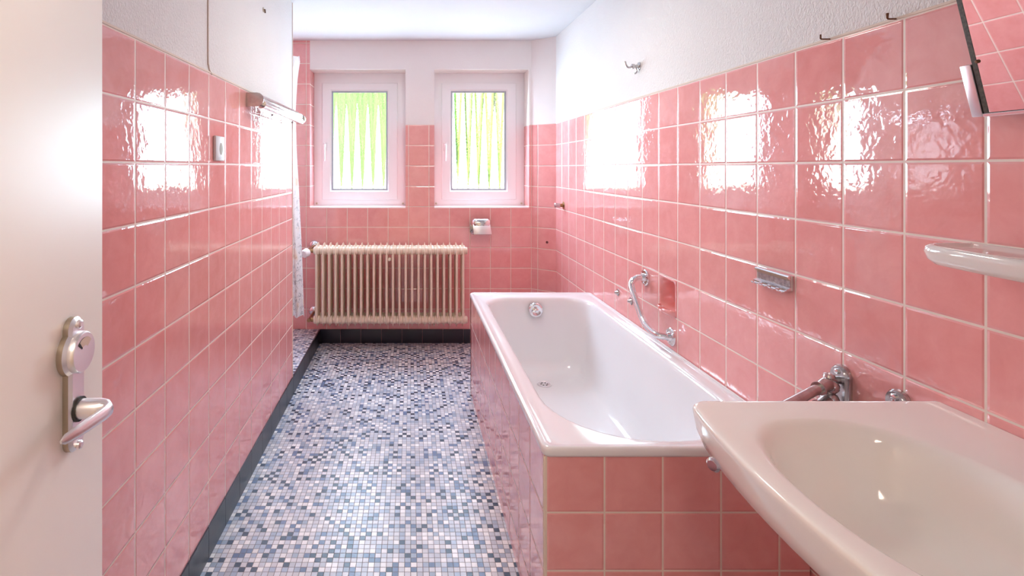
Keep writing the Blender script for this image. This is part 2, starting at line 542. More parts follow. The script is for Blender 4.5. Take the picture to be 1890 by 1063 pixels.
# door wall and hall
OX0, OX1, OD = -2.72, 1.95, -4.7
struct(MB().slab([XL - 0.7, OX0, OX1, XR + 1.6], [CE, OD, FL], lambda u, v: None if OX0 < u < OX1 and v > OD else 0,
                 lambda u, v, w_: (u, 0.1 - w_, v), 0.0, 0.7, lambda u, v, dr, mi: 1)
       .build('wall_front', ['plaster', 'hall_wall'], smooth=0))
struct(MB().box(-6.6, -6.0, -9.9, -0.6, CE, FL).build('wall_hall_left', 'hall_wall', smooth=0))
struct(MB().box(XR + 1.6, XR + 2.2, -9.9, -0.6, CE, FL).build('wall_hall_right', 'hall_wall', smooth=0))
struct(MB().box(-6.6, XR + 2.2, -10.2, -9.6, CE, FL).build('wall_hall_back', 'hall_wall', smooth=0))
struct(MB().box(-6.6, XR + 2.2, -9.9, -0.6, FL, FL + 0.6).build('floor_hall', 'hall_floor', smooth=0))
# black base tiles; on the left they go on as the riser of the shower step
mb = MB()
y = 0.12
while y < YB - 0.05:
    y1 = min(y + 1.0, YB - 0.01); mb.box(XL - 0.02, XL + 0.035, y, y1 - 0.012, BT, FL); y = y1
struct(mb.build('baseboard_left', 'black_tile', smooth=0), 'black base tiles along the left wall and shower step')
mb = MB(); x = XL + 0.035
while x < 2.9:
    x1 = min(x + 1.0, 2.92); mb.box(x, x1 - 0.012, YB - 0.035, YB + 0.02, BT, FL); x = x1
struct(mb.build('baseboard_back', 'black_tile', bevel=0.008), 'black base tiles under the radiator')
# cream joint on top of the tiling
struct(MB().box(XR - 0.018, XR + 0.01, 0.1, 24.0, JT - 0.03, JT + 0.003).build('trim_1', 'grout', smooth=0), 'cream joint capping the right wall tiles')
struct(MB().box(XL - 0.01, XL + 0.018, 0.1, 19.1, JT - 0.03, JT + 0.003).build('trim_2', 'grout', smooth=0), 'cream joint capping the left wall tiles')
struct(MB().box(XL - 0.66, XL + 0.018, 19.08, 19.12, CE, BT).build('trim_3', 'grout', smooth=0), 'cream edge at the end of the left wall')


# ---------------------------------------------------------------- windows
def window(idx, x0, x1, lab):
    xc = (x0 + x1) / 2; YF = 25.86
    root = empty('window_%d' % idx, xc, YF, N1, lab, kind='structure')
    # outer frame
    fr = MB(); fw = 0.58
    fr.slab([x0, x0 + fw, x1 - fw, x1], [N0, N0 + 0.62, N1 - 0.50, N1],
            lambda u, v: None if x0 + fw < u < x1 - fw and N0 + 0.62 < v < N1 - 0.50 else 0,
            lambda u, v, w_: (u, YF + w_, v), 0.0, 0.45, lambda u, v, dr, mi: mi)
    fr.build('window_frame', 'pvc', root, bevel=0.012)
    # sash, standing proud of the frame
    sx0, sx1, s0, s1 = x0 + 0.42, x1 - 0.42, -4.30, 1.64
    gx0, gx1, g0, g1 = x0 + 0.93, x1 - 0.96, -3.86, 1.13
    sb = MB()
    R = [rrect(sx0, sx1, s0, s1, 0.03, 0, 2, 1)]
    def ring(a, b, c, d_, yy): return [(px, yy, py) for px, py, _ in rrect(a, b, c, d_, 0.02, 0, 2, 1)]
    sb.loft([ring(sx0, sx1, s0, s1, YF - 0.002), ring(sx0, sx1, s0, s1, YF - 0.07), ring(sx0 + 0.03, sx1 - 0.03, s0 + 0.03, s1 - 0.03, YF - 0.10),
             ring(gx0 - 0.10, gx1 + 0.10, g0 - 0.10, g1 + 0.10, YF - 0.10), ring(gx0 - 0.03, gx1 + 0.03, g0 - 0.03, g1 + 0.03, YF - 0.02),
             ring(gx0 - 0.03, gx1 + 0.03, g0 - 0.03, g1 + 0.03, YF + 0.2)])
    sash = sb.build('sash', 'pvc', root, smooth=25)
    gb = MB()
    gb.loft([ring(gx0 - 0.04, gx1 + 0.04, g0 - 0.04, g1 + 0.04, YF + 0.0), ring(gx0 - 0.03, gx1 + 0.03, g0 - 0.03, g1 + 0.03, YF - 0.03),
             ring(gx0 + 0.05, gx1 - 0.05, g0 + 0.05, g1 - 0.05, YF + 0.03), ring(gx0 + 0.05, gx1 - 0.05, g0 + 0.05, g1 - 0.05, YF + 0.12)])
    gb.build('gasket', 'gasket', sash, smooth=0)
    pb = MB().box(gx0 - 0.02, gx1 + 0.02, YF + 0.08, YF + 0.11, g0 - 0.02, g1 + 0.02)
    pb.m = [1] * 6; pb.m[2] = 0          # the ribbed face looks into the room
    pb.build('pane', ['glass_1', 'glass_flat'], sash, smooth=0)
    # handle
    hx = sx0 + 0.17; hd = -1.05
    hb = MB()
    hb.box(hx - 0.085, hx + 0.085, YF - 0.16, YF - 0.10, hd - 0.22, hd + 0.22)
    h = hb.build('handle_plate', 'white_plastic', sash, bevel=0.03, seg=3)
    MB().tube([(hx, YF - 0.15, hd - 0.10), (hx, YF - 0.34, hd - 0.10), (hx, YF - 0.40, hd - 0.05), (hx, YF - 0.42, hd + 0.10),
               (hx, YF - 0.42, hd + 0.35), (hx, YF - 0.40, hd + 0.72)], [0.06, 0.06, 0.07, 0.065, 0.055, 0.04], 12).build('handle', 'white_plastic', sash)
    # sill strip
    MB().box(x0, x1, YB + 0.03, YF + 0.02, N1 - 0.05, N1 + 0.0).build('window_sill', 'sill', root, bevel=0.01)
    if idx != 3:
        for px in (x0 + 0.14, x1 - 0.14):
            MB().lathe((px, YF, N1 - 0.16), (0, -1, 0), [(0, 0.05), (0.03, 0.05), (0.05, 0.03)], 12).build('screw_cap', 'beige_insert', root)
    return root


window(1, NI[1][0], NI[1][1], 'left white window over the radiator with ribbed obscure glass')
window(2, NI[2][0], NI[2][1], 'right white window with ribbed obscure glass, next to the slanted corner')
window(3, NI[0][0], NI[0][1], 'window of the shower recess, behind the curtain')

# ---------------------------------------------------------------- door
ang = math.radians(94.4)
DU = Vector((cos(ang), sin(ang), 0)); DN = Vector((sin(ang), -cos(ang), 0))     # along the leaf, out of it to the room
DE = Vector((-2.945, 4.85, 0))


def dp(s_, n_, d_):    # s_: back from the free edge, n_: out from the face
    q = DE - DU * s_ + DN * n_
    return (q.x, q.y, d_)


def dbox(mb, s0, s1, n0, n1, d0, d1, mi=0):
    vs = [dp(a, b, c) for a in (s0, s1) for b in (n0, n1) for c in (d0, d1)]
    return mb.add(vs, [(0, 1, 3, 2), (4, 6, 7, 5), (0, 4, 5, 1), (2, 3, 7, 6), (0, 2, 6, 4), (1, 5, 7, 3)], mi)


q = dp(4.7, -0.13, FL)
door = empty('door_1', q[0], q[1], q[2], 'open cream painted door at the left edge with an aluminium handle', kind='structure')
mb = MB(); dbox(mb, 0, 4.7, -0.26, 0, -4.5, 8.5); leaf = mb.build('door_leaf', 'door', door, bevel=0.012)
HS = 0.53
# back plate: long narrow strap with a round lobe
mb = MB()


def strap(n0, n1, grow, mi=0):
    pr = []
    top, bot, hw = 1.274, 2.414, 0.105 + grow
    cd, cr = 1.574, 0.195 + grow
    right = []
    for k in range(9):
        a = pi / 2 - (pi / 2) * k / 8
        right.append((hw * cos(a), top + hw - grow * 1.5 - hw * sin(a)))
    a0 = math.asin(hw / cr)
    for k in range(17):
        a = a0 + (pi - 2 * a0) * k / 16
        right.append((cr * sin(a), cd - cr * cos(a)))
    for k in range(9):
        a = (pi / 2) * k / 8
        right.append((hw * cos(a), bot - hw + grow * 1.5 + hw * sin(a)))
    poly = right + [(-x_, d_) for x_, d_ in reversed(right[1:-1])]
    return [dp(HS - x_, n1, d_) for x_, d_ in poly], [dp(HS - x_, n0, d_) for x_, d_ in poly]


a_, b_ = strap(0, 0.045, 0.0)
a2, b2 = strap(0, 0.07, -0.022)
mb.loft([b_, a_], 1); mb.loft([a_, a2], 0, cap1=True)
plate = mb.build('handle_plate', ['alu', 'alu_edge'], leaf, smooth=30)
c0 = Vector(dp(HS, 0.07, 1.574))
mb = MB(); mb.lathe(c0, DN, [(0, 0.172), (0.035, 0.172), (0.05, 0.16), (0.052, 0.0)], 40)
tag(mb.build('occupancy_disc', 'alu', plate, smooth=40), 'round aluminium cover with an indicator window')
# indicator window: fan shape
mb = MB()
fan_o, fan_i = [], []
for k in range(9):
    a = math.radians(-50 + 100 * k / 8)
    fan_o.append(dp(HS - 0.125 * sin(a), 0.1235, 1.574 - 0.125 * cos(a)))
    fan_i.append(dp(HS - 0.055 * sin(a), 0.1235, 1.574 - 0.055 * cos(a)))
mb.loft([fan_o, fan_i], 0, closed=False)
fo = [dp(HS - 0.125 * sin(math.radians(q)), 0.1245, 1.574 - 0.125 * cos(math.radians(q))) for q in (-50, -44, -38)]
fi = [dp(HS - 0.055 * sin(math.radians(q)), 0.1245, 1.574 - 0.055 * cos(math.radians(q))) for q in (-50, -44, -38)]
mb.loft([fo, fi], 1, closed=False)
mb.build('indicator_window', ['label_beige', 'dark'], plate, smooth=0)
mb = MB(); mb.lathe(dp(HS, 0.07, 1.335), DN, [(0, 0.036), (0.02, 0.036), (0.03, 0.022)], 16)
mb.build('screw', 'alu', plate)
mb = MB(); mb.lathe(dp(HS, 0.07, 2.365), DN, [(0, 0.036), (0.02, 0.036), (0.03, 0.022)], 16)
mb.build('screw', 'alu', plate)
# lever
hd = 2.06
mb = MB(); mb.lathe(dp(HS, 0.07, hd), DN, [(0, 0.102), (0.02, 0.102), (0.02, 0.09)], 24); mb.build('lever_collar', 'dark', plate)
mb = MB()
pts = [(HS, 0.08), (HS, 0.24), (HS + 0.005, 0.285), (HS + 0.035, 0.325), (HS + 0.10, 0.33), (HS + 0.23, 0.31), (HS + 0.38, 0.28), (HS + 0.50, 0.25), (HS + 0.54, 0.24)]
sec = [(0.084, 0.084), (0.082, 0.082), (0.075, 0.07), (0.066, 0.045), (0.06, 0.032), (0.056, 0.028), (0.05, 0.026), (0.04, 0.022), (0.015, 0.01)]
rings = []
for i, ((s_, n_), (rd, rt)) in enumerate(zip(pts, sec)):
    p0 = pts[max(i - 1, 0)]; p1 = pts[min(i + 1, len(pts) - 1)]
    tx, tn = p1[0] - p0[0], p1[1] - p0[1]; L = math.hypot(tx, tn); tx /= L; tn /= L
    ring_ = []
    for k in range(16):
        a = 2 * pi * k / 16
        o_ = rt * cos(a); ring_.append(dp(s_ - tn * o_, n_ + tx * o_, hd + rd * sin(a)))
    rings.append(ring_)
mb.loft(rings, 0, True, True)
tag(mb.build('door_handle', 'alu', plate, smooth=50), 'satin aluminium lever bent back to the hinge side')
# door frame
mb = MB()
mb.box(OX0 - 0.01, OX0 + 0.14, -0.62, 0.12, OD + 0.14, FL); mb.box(OX1 - 0.14, OX1 + 0.01, -0.62, 0.12, OD + 0.14, FL)
mb.box(OX0 - 0.01, OX1 + 0.01, -0.62, 0.12, OD, OD + 0.14)
struct(mb.build('trim_4', 'door', bevel=0.01), 'cream door frame')

# ---------------------------------------------------------------- bathtub
tub = empty('bathtub', 4.58, 14.0, FL, 'white enamel bathtub built in behind a pink tiled apron on the right', 'bathtub')
BX0, BX1, BY0, BY1 = 2.255, 6.86, 8.64, 19.42
rings = [rrect(BX0 + 0.06, BX1, BY0 + 0.06, BY1 - 0.02, 0.10, 4.955, 8, 10),
         rrect(BX0 + 0.015, BX1, BY0 + 0.015, BY1, 0.13, 4.94, 8, 10),
         rrect(BX0, BX1, BY0, BY1, 0.14, 4.90, 8, 10),
         rrect(BX0, BX1, BY0, BY1, 0.14, 4.84, 8, 10),
         rrect(BX0 + 0.015, BX1, BY0 + 0.015, BY1, 0.14, 4.80, 8, 10),
         rrect(BX0 + 0.05, BX1, BY0 + 0.05, BY1 - 0.02, 0.14, 4.78, 8, 10),
         rrect(BX0 + 0.11, BX1 - 0.02, BY0 + 0.11, BY1 - 0.06, 0.14, 4.79, 8, 10),
         rrect(BX0 + 0.16, BX1 - 0.06, BY0 + 0.15, BY1 - 0.10, 0.16, 4.825, 8, 10),
         rrect(BX0 + 0.25, BX1 - 0.12, BY0 + 0.22, BY1 - 0.16, 0.3, 4.83, 8, 10)]
R4 = (1.75, 1.75, 0.85, 0.85)


def tubring(tx, ty0, ty1, d, k=1.0):
    return rrect(2.70 + tx, 6.52 - tx, 8.98 + ty0, 18.85 - ty1, [max(0.2, q * k) for q in R4], d, 8, 10)


rings += [tubring(-0.04, -0.05, -0.04, 4.83), tubring(0.0, 0.0, 0.0, 4.845), tubring(0.04, 0.06, 0.04, 4.885), tubring(0.075, 0.14, 0.07, 4.96)]
prof = [(0.10, 0.30, 0.09, 5.15), (0.15, 0.62, 0.12, 5.5), (0.21, 1.05, 0.17, 5.95), (0.27, 1.50, 0.22, 6.4), (0.33, 1.95, 0.28, 6.8),
        (0.39, 2.30, 0.35, 7.05), (0.48, 2.65, 0.45, 7.22), (0.62, 3.05, 0.62, 7.34), (0.85, 3.55, 0.85, 7.39), (1.2, 4.2, 1.3, 7.405)]
for a, b, c, d_ in prof: rings.append(tubring(a, b, c, d_, max(0.35, 1 - a * 0.6)))
shell = MB().loft(rings, 0, cap1=True).build('tub_shell', 'enamel', tub, smooth=60)
# overflow rosette and drain
oc = Vector((4.60, 18.66, 5.25)); od = Vector((0, -1, -0.12)).normalized()
mb = MB().lathe(oc, od, [(-0.04, 0.265), (0.03, 0.265), (0.06, 0.24), (0.07, 0.19), (0.045, 0.13), (0.05, 0.0)], 32)
ovf = mb.build('overflow_rosette', 'chrome', tub, smooth=40)
mb = MB().lathe(oc + od * 0.04, od, [(0, 0.10), (0.10, 0.085), (0.12, 0.05), (0.12, 0.0)], 20)
mb.tube([oc + od * 0.11 + Vector((0.02, 0, 0.0)), oc + od * 0.13 + Vector((-0.10, 0, 0.02)), oc + od * 0.10 + Vector((-0.20, 0, 0.07))], [0.035, 0.03, 0.02], 10)
mb.build('overflow_knob', 'chrome', ovf, smooth=40)
mb = MB().lathe((4.56, 17.3, 7.42), (0, 0, -1), [(0, 0.235), (0.04, 0.235), (0.05, 0.20), (0.03, 0.19), (0.03, 0.0)], 32)
dr = mb.build('drain', 'alu', tub, smooth=30)
mb = MB()
for k in range(6):
    a = pi / 3 * k
    mb.lathe((4.56 + 0.11 * cos(a), 17.3 + 0.11 * sin(a), 7.389), (0, 0, -1), [(0, 0.028), (0.004, 0.028)], 10)
mb.build('drain_hole', 'dark', dr, smooth=0)
# tiled aprons
MB().box(2.285, 2.60, 8.86, 19.36, 4.93, FL).build('side_apron', ['tile_apron_side'], tub, smooth=0)
MB().box(2.285, XR - 0.03, 8.70, 8.86, 4.93, FL).build('front_apron', ['tile_apron_front'], tub, smooth=0)
MB().box(2.285, XR - 0.03, 19.2, 19.36, 4.93, FL).build('end_apron', ['tile_apron_front'], tub, smooth=0)
MB().box(2.278, 2.335, 8.692, 8.75, 4.95, FL).build('corner_joint', 'grout', tub, bevel=0.015)
# sealing bead along the wall
MB().tube([(XR - 0.035, 8.7, 4.81), (XR - 0.035, 19.38, 4.81)], 0.026, 8).build('sealing_bead', 'enamel', tub)

# ---------------------------------------------------------------- washbasin
WX0, WX1, WY0, WY1 = 3.63, 6.875, 2.72, 6.63
basin = empty('washbasin', 6.0, 4.68, 4.3, 'wide cream-white ceramic washbasin with oval bowl hung on the right wall', 'washbasin')
BR = (0.2, 0.05, 0.05, 0.2)


def wr(gx, gy, d, r=0.2, bul=0.22, gw=0.0): return rrect(WX0 + gx, WX1 - gw, WY0 + gy, WY1 - gy, (r, 0.04, 0.04, r), d, 10, 12, bul)


def bowl(g, d, x0=3.70, x1=5.86, y0=3.22, y1=6.10, sx=1.0):
    w_ = (x1 - x0) / 2 - g; h_ = (y1 - y0) / 2 - g * 1.1
    cx, cy = (x0 + x1) / 2, (y0 + y1) / 2
    # same number of points as rrect(…, 10, 12): follow the ring angle and project on a superellipse
    out = []
    for x_, y_, _ in rrect(-1, 1, -1, 1, 0.55, 0, 10, 12):
        a = math.atan2(y_, x_); n_ = 2.35
        r_ = (abs(cos(a)) ** n_ + abs(sin(a)) ** n_) ** (-1 / n_)
        out.append((cx + w_ * r_ * cos(a), cy + h_ * r_ * sin(a), d))
    return out


rings = [bowl(0.45, 4.30, x0=4.25), bowl(0.2, 4.15, x0=4.15), bowl(0.0, 3.95, x0=4.02), wr(0.34, 0.34, 3.66, 0.3), wr(0.16, 0.16, 3.56, 0.25), wr(0.09, 0.09, 3.50), wr(0.03, 0.03, 3.32), wr(0.003, 0.003, 3.13), wr(0, 0, 3.09), wr(0.006, 0.006, 3.06),
         wr(0.02, 0.02, 3.045), wr(0.04, 0.04, 3.04, gw=0.02), wr(0.075, 0.075, 3.04, gw=0.03), bowl(-0.07, 3.042), bowl(-0.02, 3.055), bowl(0.02, 3.09), bowl(0.07, 3.17), bowl(0.13, 3.34),
         bowl(0.20, 3.55), bowl(0.29, 3.73), bowl(0.42, 3.86), bowl(0.60, 3.93), bowl(0.8, 3.95)]
MB().loft(rings, 0, True, True).build('basin_body', 'ceramic', basin, smooth=50)
MB().lathe((4.88, 4.66, 3.965), (0, 0, -1), [(0, 0.2), (0.03, 0.2), (0.02, 0.14), (0.0, 0.0)], 24).build('drain', 'chrome', basin)
mb = MB(); mb.tube([(4.88, 4.66, 4.3), (4.88, 4.66, 5.2)], 0.11, 16); mb.lathe((4.88, 4.66, 5.1), (0, 0, 1), [(0, 0.2), (0.5, 0.2), (0.55, 0.1)], 20)
mb.tube([(4.88, 4.66, 5.15), (5.4, 4.66, 5.15), (6.88, 4.66, 5.0)], 0.1, 14); mb.build('trap', 'chrome', basin)

# ---------------------------------------------------------------- shelf over the basin
shelf = empty('ceramic_shelf', 6.8, 4.7, 1.0, 'glossy white ceramic shelf under the tilted mirror on the right wall', 'shelf')
SX0, SYa, SYb = 6.17, 3.14, 6.24


def sr(g, d, gw=0.0, r=0.26, bul=0.13): return rrect(SX0 + g, XR - 0.002 - gw, SYa + g, SYb - g, (r, 0.03, 0.03, r), d, 8, 10, bul)


MB().loft([sr(0.13, 1.165), sr(0.06, 1.145), sr(0.02, 1.09), sr(0, 1.0), sr(0.01, 0.945), sr(0.04, 0.92), sr(0.075, 0.925, 0.06), sr(0.11, 0.955, 0.11), sr(0.15, 0.965, 0.15)], 0, True, True)\
    .build('shelf_board', 'shelf_ceramic', shelf, smooth=50)

# ---------------------------------------------------------------- tilted mirror
mir = empty('wall_mirror', 6.75, 4.7, -0.6, 'frameless tilted mirror with chrome edge clip at the right picture edge', 'mirror')
MX, MS, MD = 6.62, 0.244, -0.61        # bottom edge and lean


def mp(y_, up, n_=0.0):      # point on the mirror face; n_ out of the face
    c_ = cos(math.atan(MS)); s_ = sin(math.atan(MS))
    return (MX - MS * up - n_ * c_, y_, MD - up + n_ * s_)


def mbox(mb, y0, y1, u0, u1, n0, n1, mi=0):
    vs = [mp(a, b, c) for a in (y0, y1) for b in (u0, u1) for c in (n0, n1)]
    return mb.add(vs, [(0, 1, 3, 2), (4, 6, 7, 5), (0, 4, 5, 1), (2, 3, 7, 6), (0, 2, 6, 4), (1, 5, 7, 3)], mi)


mb = MB(); mbox(mb, 3.56, 5.80, 0.02, 3.9, -0.005, 0.0); glass = mb.build('mirror_glass', 'mirror', mir, smooth=0)
mb = MB(); mbox(mb, 3.53, 5.82, 0.0, 3.92, -0.05, -0.006); mb.build('mirror_back', 'black_seal', mir, smooth=0)
mb = MB(); mbox(mb, 5.80, 5.85, 0.0, 3.92, -0.05, 0.004); mb.build('blackened_edge', 'black_seal', mir, smooth=0)
mb = MB(); mbox(mb, 3.53, 5.86, -0.025, 0.012, -0.05, 0.012); mb.build('bottom_rail', 'chrome', mir, smooth=0, bevel=0.004)
for yy in (5.86,):
    mb = MB(); mbox(mb, yy, yy + 0.115, -0.02, 0.58, -0.12, 0.016); mb.build('edge_clip', 'alu', mir, bevel=0.01)
mb = MB(); mbox(mb, 3.42, 3.53, -0.02, 0.58, -0.16, 0.012); mb.build('edge_clip', 'chrome', mir, bevel=0.01)
p = mp(5.79, 0.60, 0.0); MB().lathe(p, (-1, 0, 0.24), [(-0.01, 0.022), (0.012, 0.022), (0.02, 0.012)], 12).build('screw', 'rust', mir)
for yy in (3.6, 5.75):
    a = mp(yy, 0.3, -0.05); MB().tube([a, (XR, yy, a[2])], 0.035, 10).build('bracket', 'chrome_old', mir)
    a = mp(yy, 3.6, -0.05); MB().tube([a, (XR, yy, a[2] + 0.1)], 0.035, 10).build('bracket', 'chrome_old', mir)

# ---------------------------------------------------------------- swivel towel holder on the right wall by the basin


def wallplate(mb, yc, d0, d1, hw, th, mi=0):
    """oblong plate with half round ends on the right wall"""
    def pr(g, x_):
        o_ = []
        for k in range(13): a = pi * k / 12; o_.append((x_, yc + (hw - g) * cos(a), d0 + hw - (hw - g) * sin(a)))
        for k in range(13): a = pi + pi * k / 12; o_.append((x_, yc + (hw - g) * cos(a), d1 - hw - (hw - g) * sin(a)))
        return o_
    mb.loft([pr(0, XR), pr(0, XR - th * 0.6), pr(0.03, XR - th)], mi, True, True)


th = empty('towel_holder', XR, 8.06, 4.15, 'chrome wall plate with two swivelling towel arms behind the basin', 'towel holder')
mb = MB(); wallplate(mb, 8.06, 3.14, 4.14, 0.165, 0.10); pl = mb.build('wall_plate', 'chrome_old', th, smooth=40)
for dd in (3.24, 4.04): MB().lathe((XR - 0.095, 8.06, dd), (-1, 0, 0), [(0, 0.04), (0.03, 0.04), (0.04, 0.02)], 12).build('screw', 'chrome', pl)
PX = 6.60
for dd in (3.37, 3.92): MB().tube([(XR - 0.05, 8.05, dd), (PX, 8.0, dd)], 0.06, 12).build('bracket', 'chrome_old', pl)
mb = MB().lathe((PX, 8.0, 3.24), (0, 0, 1), [(0, 0.02), (0.02, 0.07), (0.06, 0.085), (0.09, 0.05), (0.1, 0.045), (0.13, 0.11), (0.18, 0.135), (0.24, 0.135), (0.3, 0.09), (0.31, 0.07),
                                                (0.34, 0.11), (0.40, 0.135), (0.46, 0.13), (0.50, 0.08), (0.60, 0.06), (0.70, 0.06), (0.72, 0.02)], 24)
mb.build('pivot', 'chrome_old', th, smooth=45)


def arm(dd, ex, ey):
    a = Vector((PX, 8.0, dd)); b = Vector((ex, ey, dd)); u = (b - a).normalized(); L = (b - a).length
    MB().tube([a + u * 0.1, a + u * 0.36, a + u * 0.37, a + u * 0.40], [0.105, 0.09, 0.105, 0.10], 18).build('arm_socket', 'chrome_old', th)
    MB().tube([a + u * 0.38, b - u * 0.05], 0.072, 18).build('towel_arm', 'chrome_old', th)
    MB().tube([b - u * 0.06, b, b + u * 0.03], [0.085, 0.085, 0.06], 18).build('arm_end_cap', 'chrome', th)


arm(3.40, 4.75, 6.87)
arm(3.68, 3.74, 6.27)
fx = empty('wall_bracket', XR, 7.11, 4.15, 'chrome bracket plate peeping over the back edge of the basin', 'bracket')
mb = MB(); wallplate(mb, 7.11, 3.12, 4.1, 0.165, 0.10); mb.build('wall_plate', 'chrome_old', fx, smooth=40)
MB().lathe((XR - 0.095, 7.11, 3.225), (-1, 0, 0), [(0, 0.05), (0.03, 0.05), (0.04, 0.03)], 12).build('screw', 'chrome', fx)

# ---------------------------------------------------------------- grab bar
gb = empty('grab_bar', XR, 14.0, 4.5, 'bent chrome grab bar on the tiles above the bathtub', 'grab bar')
A = Vector((XR, 14.84, 3.22)); B = Vector((XR, 13.36, 4.46))
for q in (A, B):
    MB().lathe(q, (-1, 0, 0), [(0, 0.235), (0.03, 0.235), (0.055, 0.21), (0.06, 0.12), (0.13, 0.10)], 28).build('flange', 'chrome', gb, smooth=40)
    for k in range(3):
        a = pi / 2 + 2 * pi * k / 3
        MB().lathe(q + Vector((-0.055, 0.165 * cos(a), 0.165 * sin(a))), (-1, 0, 0), [(0, 0.03), (0.012, 0.03), (0.02, 0.018)], 10).build('screw', 'chrome', gb)
ctrl = [A + Vector((-0.05, 0, 0)), A + Vector((-0.16, 0, 0)), A + Vector((-0.30, 0, 0.03)), A + Vector((-0.40, -0.02, 0.11)), A + Vector((-0.45, -0.07, 0.25)),
        A.lerp(B, 0.38) + Vector((-0.46, 0.14, 0.13)), A.lerp(B, 0.62) + Vector((-0.46, 0.16, 0.17)), A.lerp(B, 0.80) + Vector((-0.44, 0.12, 0.13)), B + Vector((-0.36, 0.12, -0.02)),
        B + Vector((-0.22, 0.03, 0.0)), B + Vector((-0.12, 0, 0)), B + Vector((-0.05, 0, 0))]


def smooth_path(c, n=6):
    c = [Vector(q) for q in c]; out = []
    for i in range(len(c) - 1):
        p0, p1, p2, p3 = c[max(i - 1, 0)], c[i], c[i + 1], c[min(i + 2, len(c) - 1)]
        for k in range(n):
            t = k / n
            out.append(0.5 * ((2 * p1) + (p2 - p0) * t + (2 * p0 - 5 * p1 + 4 * p2 - p3) * t * t + (3 * p1 - p0 - 3 * p2 + p3) * t ** 3))
    out.append(c[-1]); return out


MB().tube(smooth_path(ctrl), 0.085, 16).build('bar', 'chrome', gb, smooth=60)

# ---------------------------------------------------------------- recessed soap dish
sd = empty('soap_dish', XR, 13.56, 4.0, 'pink ceramic soap dish recessed in the tiles beside the grab bar', 'soap dish')


def sdr(g, x_, lift=0.0):
    r_ = [(x_, py, pd) for py, pd, _ in rrect(SY0 + g, SY1 - g, SD0 + g, SD1 - g, 0.14, 0, 5, 3)]
    return r_


mb = MB()
mb.loft([[(XR + 0.02, py, pd) for py, pd, _ in rrect(SY0 - 0.045, SY1 + 0.045, SD0 - 0.035, SD1 + 0.035, 0.02, 0, 5, 3)],
         [(XR - 0.012, py, pd) for py, pd, _ in rrect(SY0 - 0.045, SY1 + 0.045, SD0 - 0.035, SD1 + 0.035, 0.02, 0, 5, 3)],
         sdr(0.0, XR - 0.014), sdr(0.03, XR + 0.02), sdr(0.05, XR + 0.25), sdr(0.08, XR + 0.42), sdr(0.16, XR + 0.47)], 0, cap1=True)
mb.build('recess', 'tile_plain', sd, smooth=50)
mb = MB()     # projecting lip with a notch for the water
lip = []
n_ = 28
for i in range(n_ + 1):
    t = i / n_; yy = SY0 + 0.01 + (SY1 - SY0 - 0.02) * t
    out_ = 0.20 * sin(pi * t) ** 0.45
    up = 0.0 + (0.055 if abs(t - 0.52) < 0.10 else 0.0)
    x_o = XR - 0.01 - out_
    lip.append([(XR + 0.05, yy, SD1 - 0.02), (XR - 0.0, yy, SD1 - 0.05 + up), (x_o + 0.02, yy, SD1 - 0.10 + up), (x_o, yy, SD1 - 0.085 + up), (x_o, yy, SD1 - 0.03 + up),
                (x_o + 0.05, yy, SD1 + 0.03), (XR - 0.005, yy, SD1 + 0.11)])
mb.loft(lip, 0, True, True)
mb.build('lip', 'tile_plain', sd, smooth=60)

# ---------------------------------------------------------------- hook rail on the right wall
hr = empty('hook_rail', XR, 9.55, 2.25, 'small chrome rail with four hooks on the right wall', 'hook rail')
mb = MB()
HY0, HY1, HD0, HD1 = 9.11, 9.99, 1.955, 2.215
prof_ = [(0.0, HD0), (0.09, HD0), (0.105, HD0 + 0.02), (0.105, HD0 + 0.05), (0.06, HD0 + 0.065), (0.05, HD1 - 0.05), (0.11, HD1 - 0.02), (0.13, HD1 - 0.012), (0.13, HD1 + 0.01), (0.0, HD1 + 0.01)]
mb.loft([[(XR - a, y_, b) for a, b in prof_] for y_ in (HY0, HY1)], 0, True, True)
rail = mb.build('rail', 'chrome', hr, smooth=30)
M['embossed'] = simple('embossed_chrome', (0.40, 0.36, 0.36), 0.28, 1.0, bump=(110, 0.0012), var=0.35, vscale=110)
MB().box(XR - 0.058, XR - 0.04, HY0 + 0.01, HY1 - 0.01, HD0 + 0.06, HD1 - 0.035).build('embossed_panel', 'embossed', hr)
for k in range(4):
    yy = HY0 + 0.10 + (HY1 - HY0 - 0.2) * k / 3
    path = [(XR - 0.11, HD1 - 0.0), (XR - 0.135, HD1 + 0.03), (XR - 0.17, HD1 + 0.042), (XR - 0.205, HD1 + 0.03), (XR - 0.225, HD1 + 0.0)]
    rg = []
    for i, (px, pd) in enumerate(path):
        h_ = 0.06 if i < 2 else 0.035
        rg.append([(px, yy - h_, pd - 0.007), (px, yy + h_, pd - 0.007), (px, yy + h_, pd + 0.007), (px, yy - h_, pd + 0.007)])
    MB().loft(rg, 0, True, True).build('hook', 'chrome', hr, smooth=60)

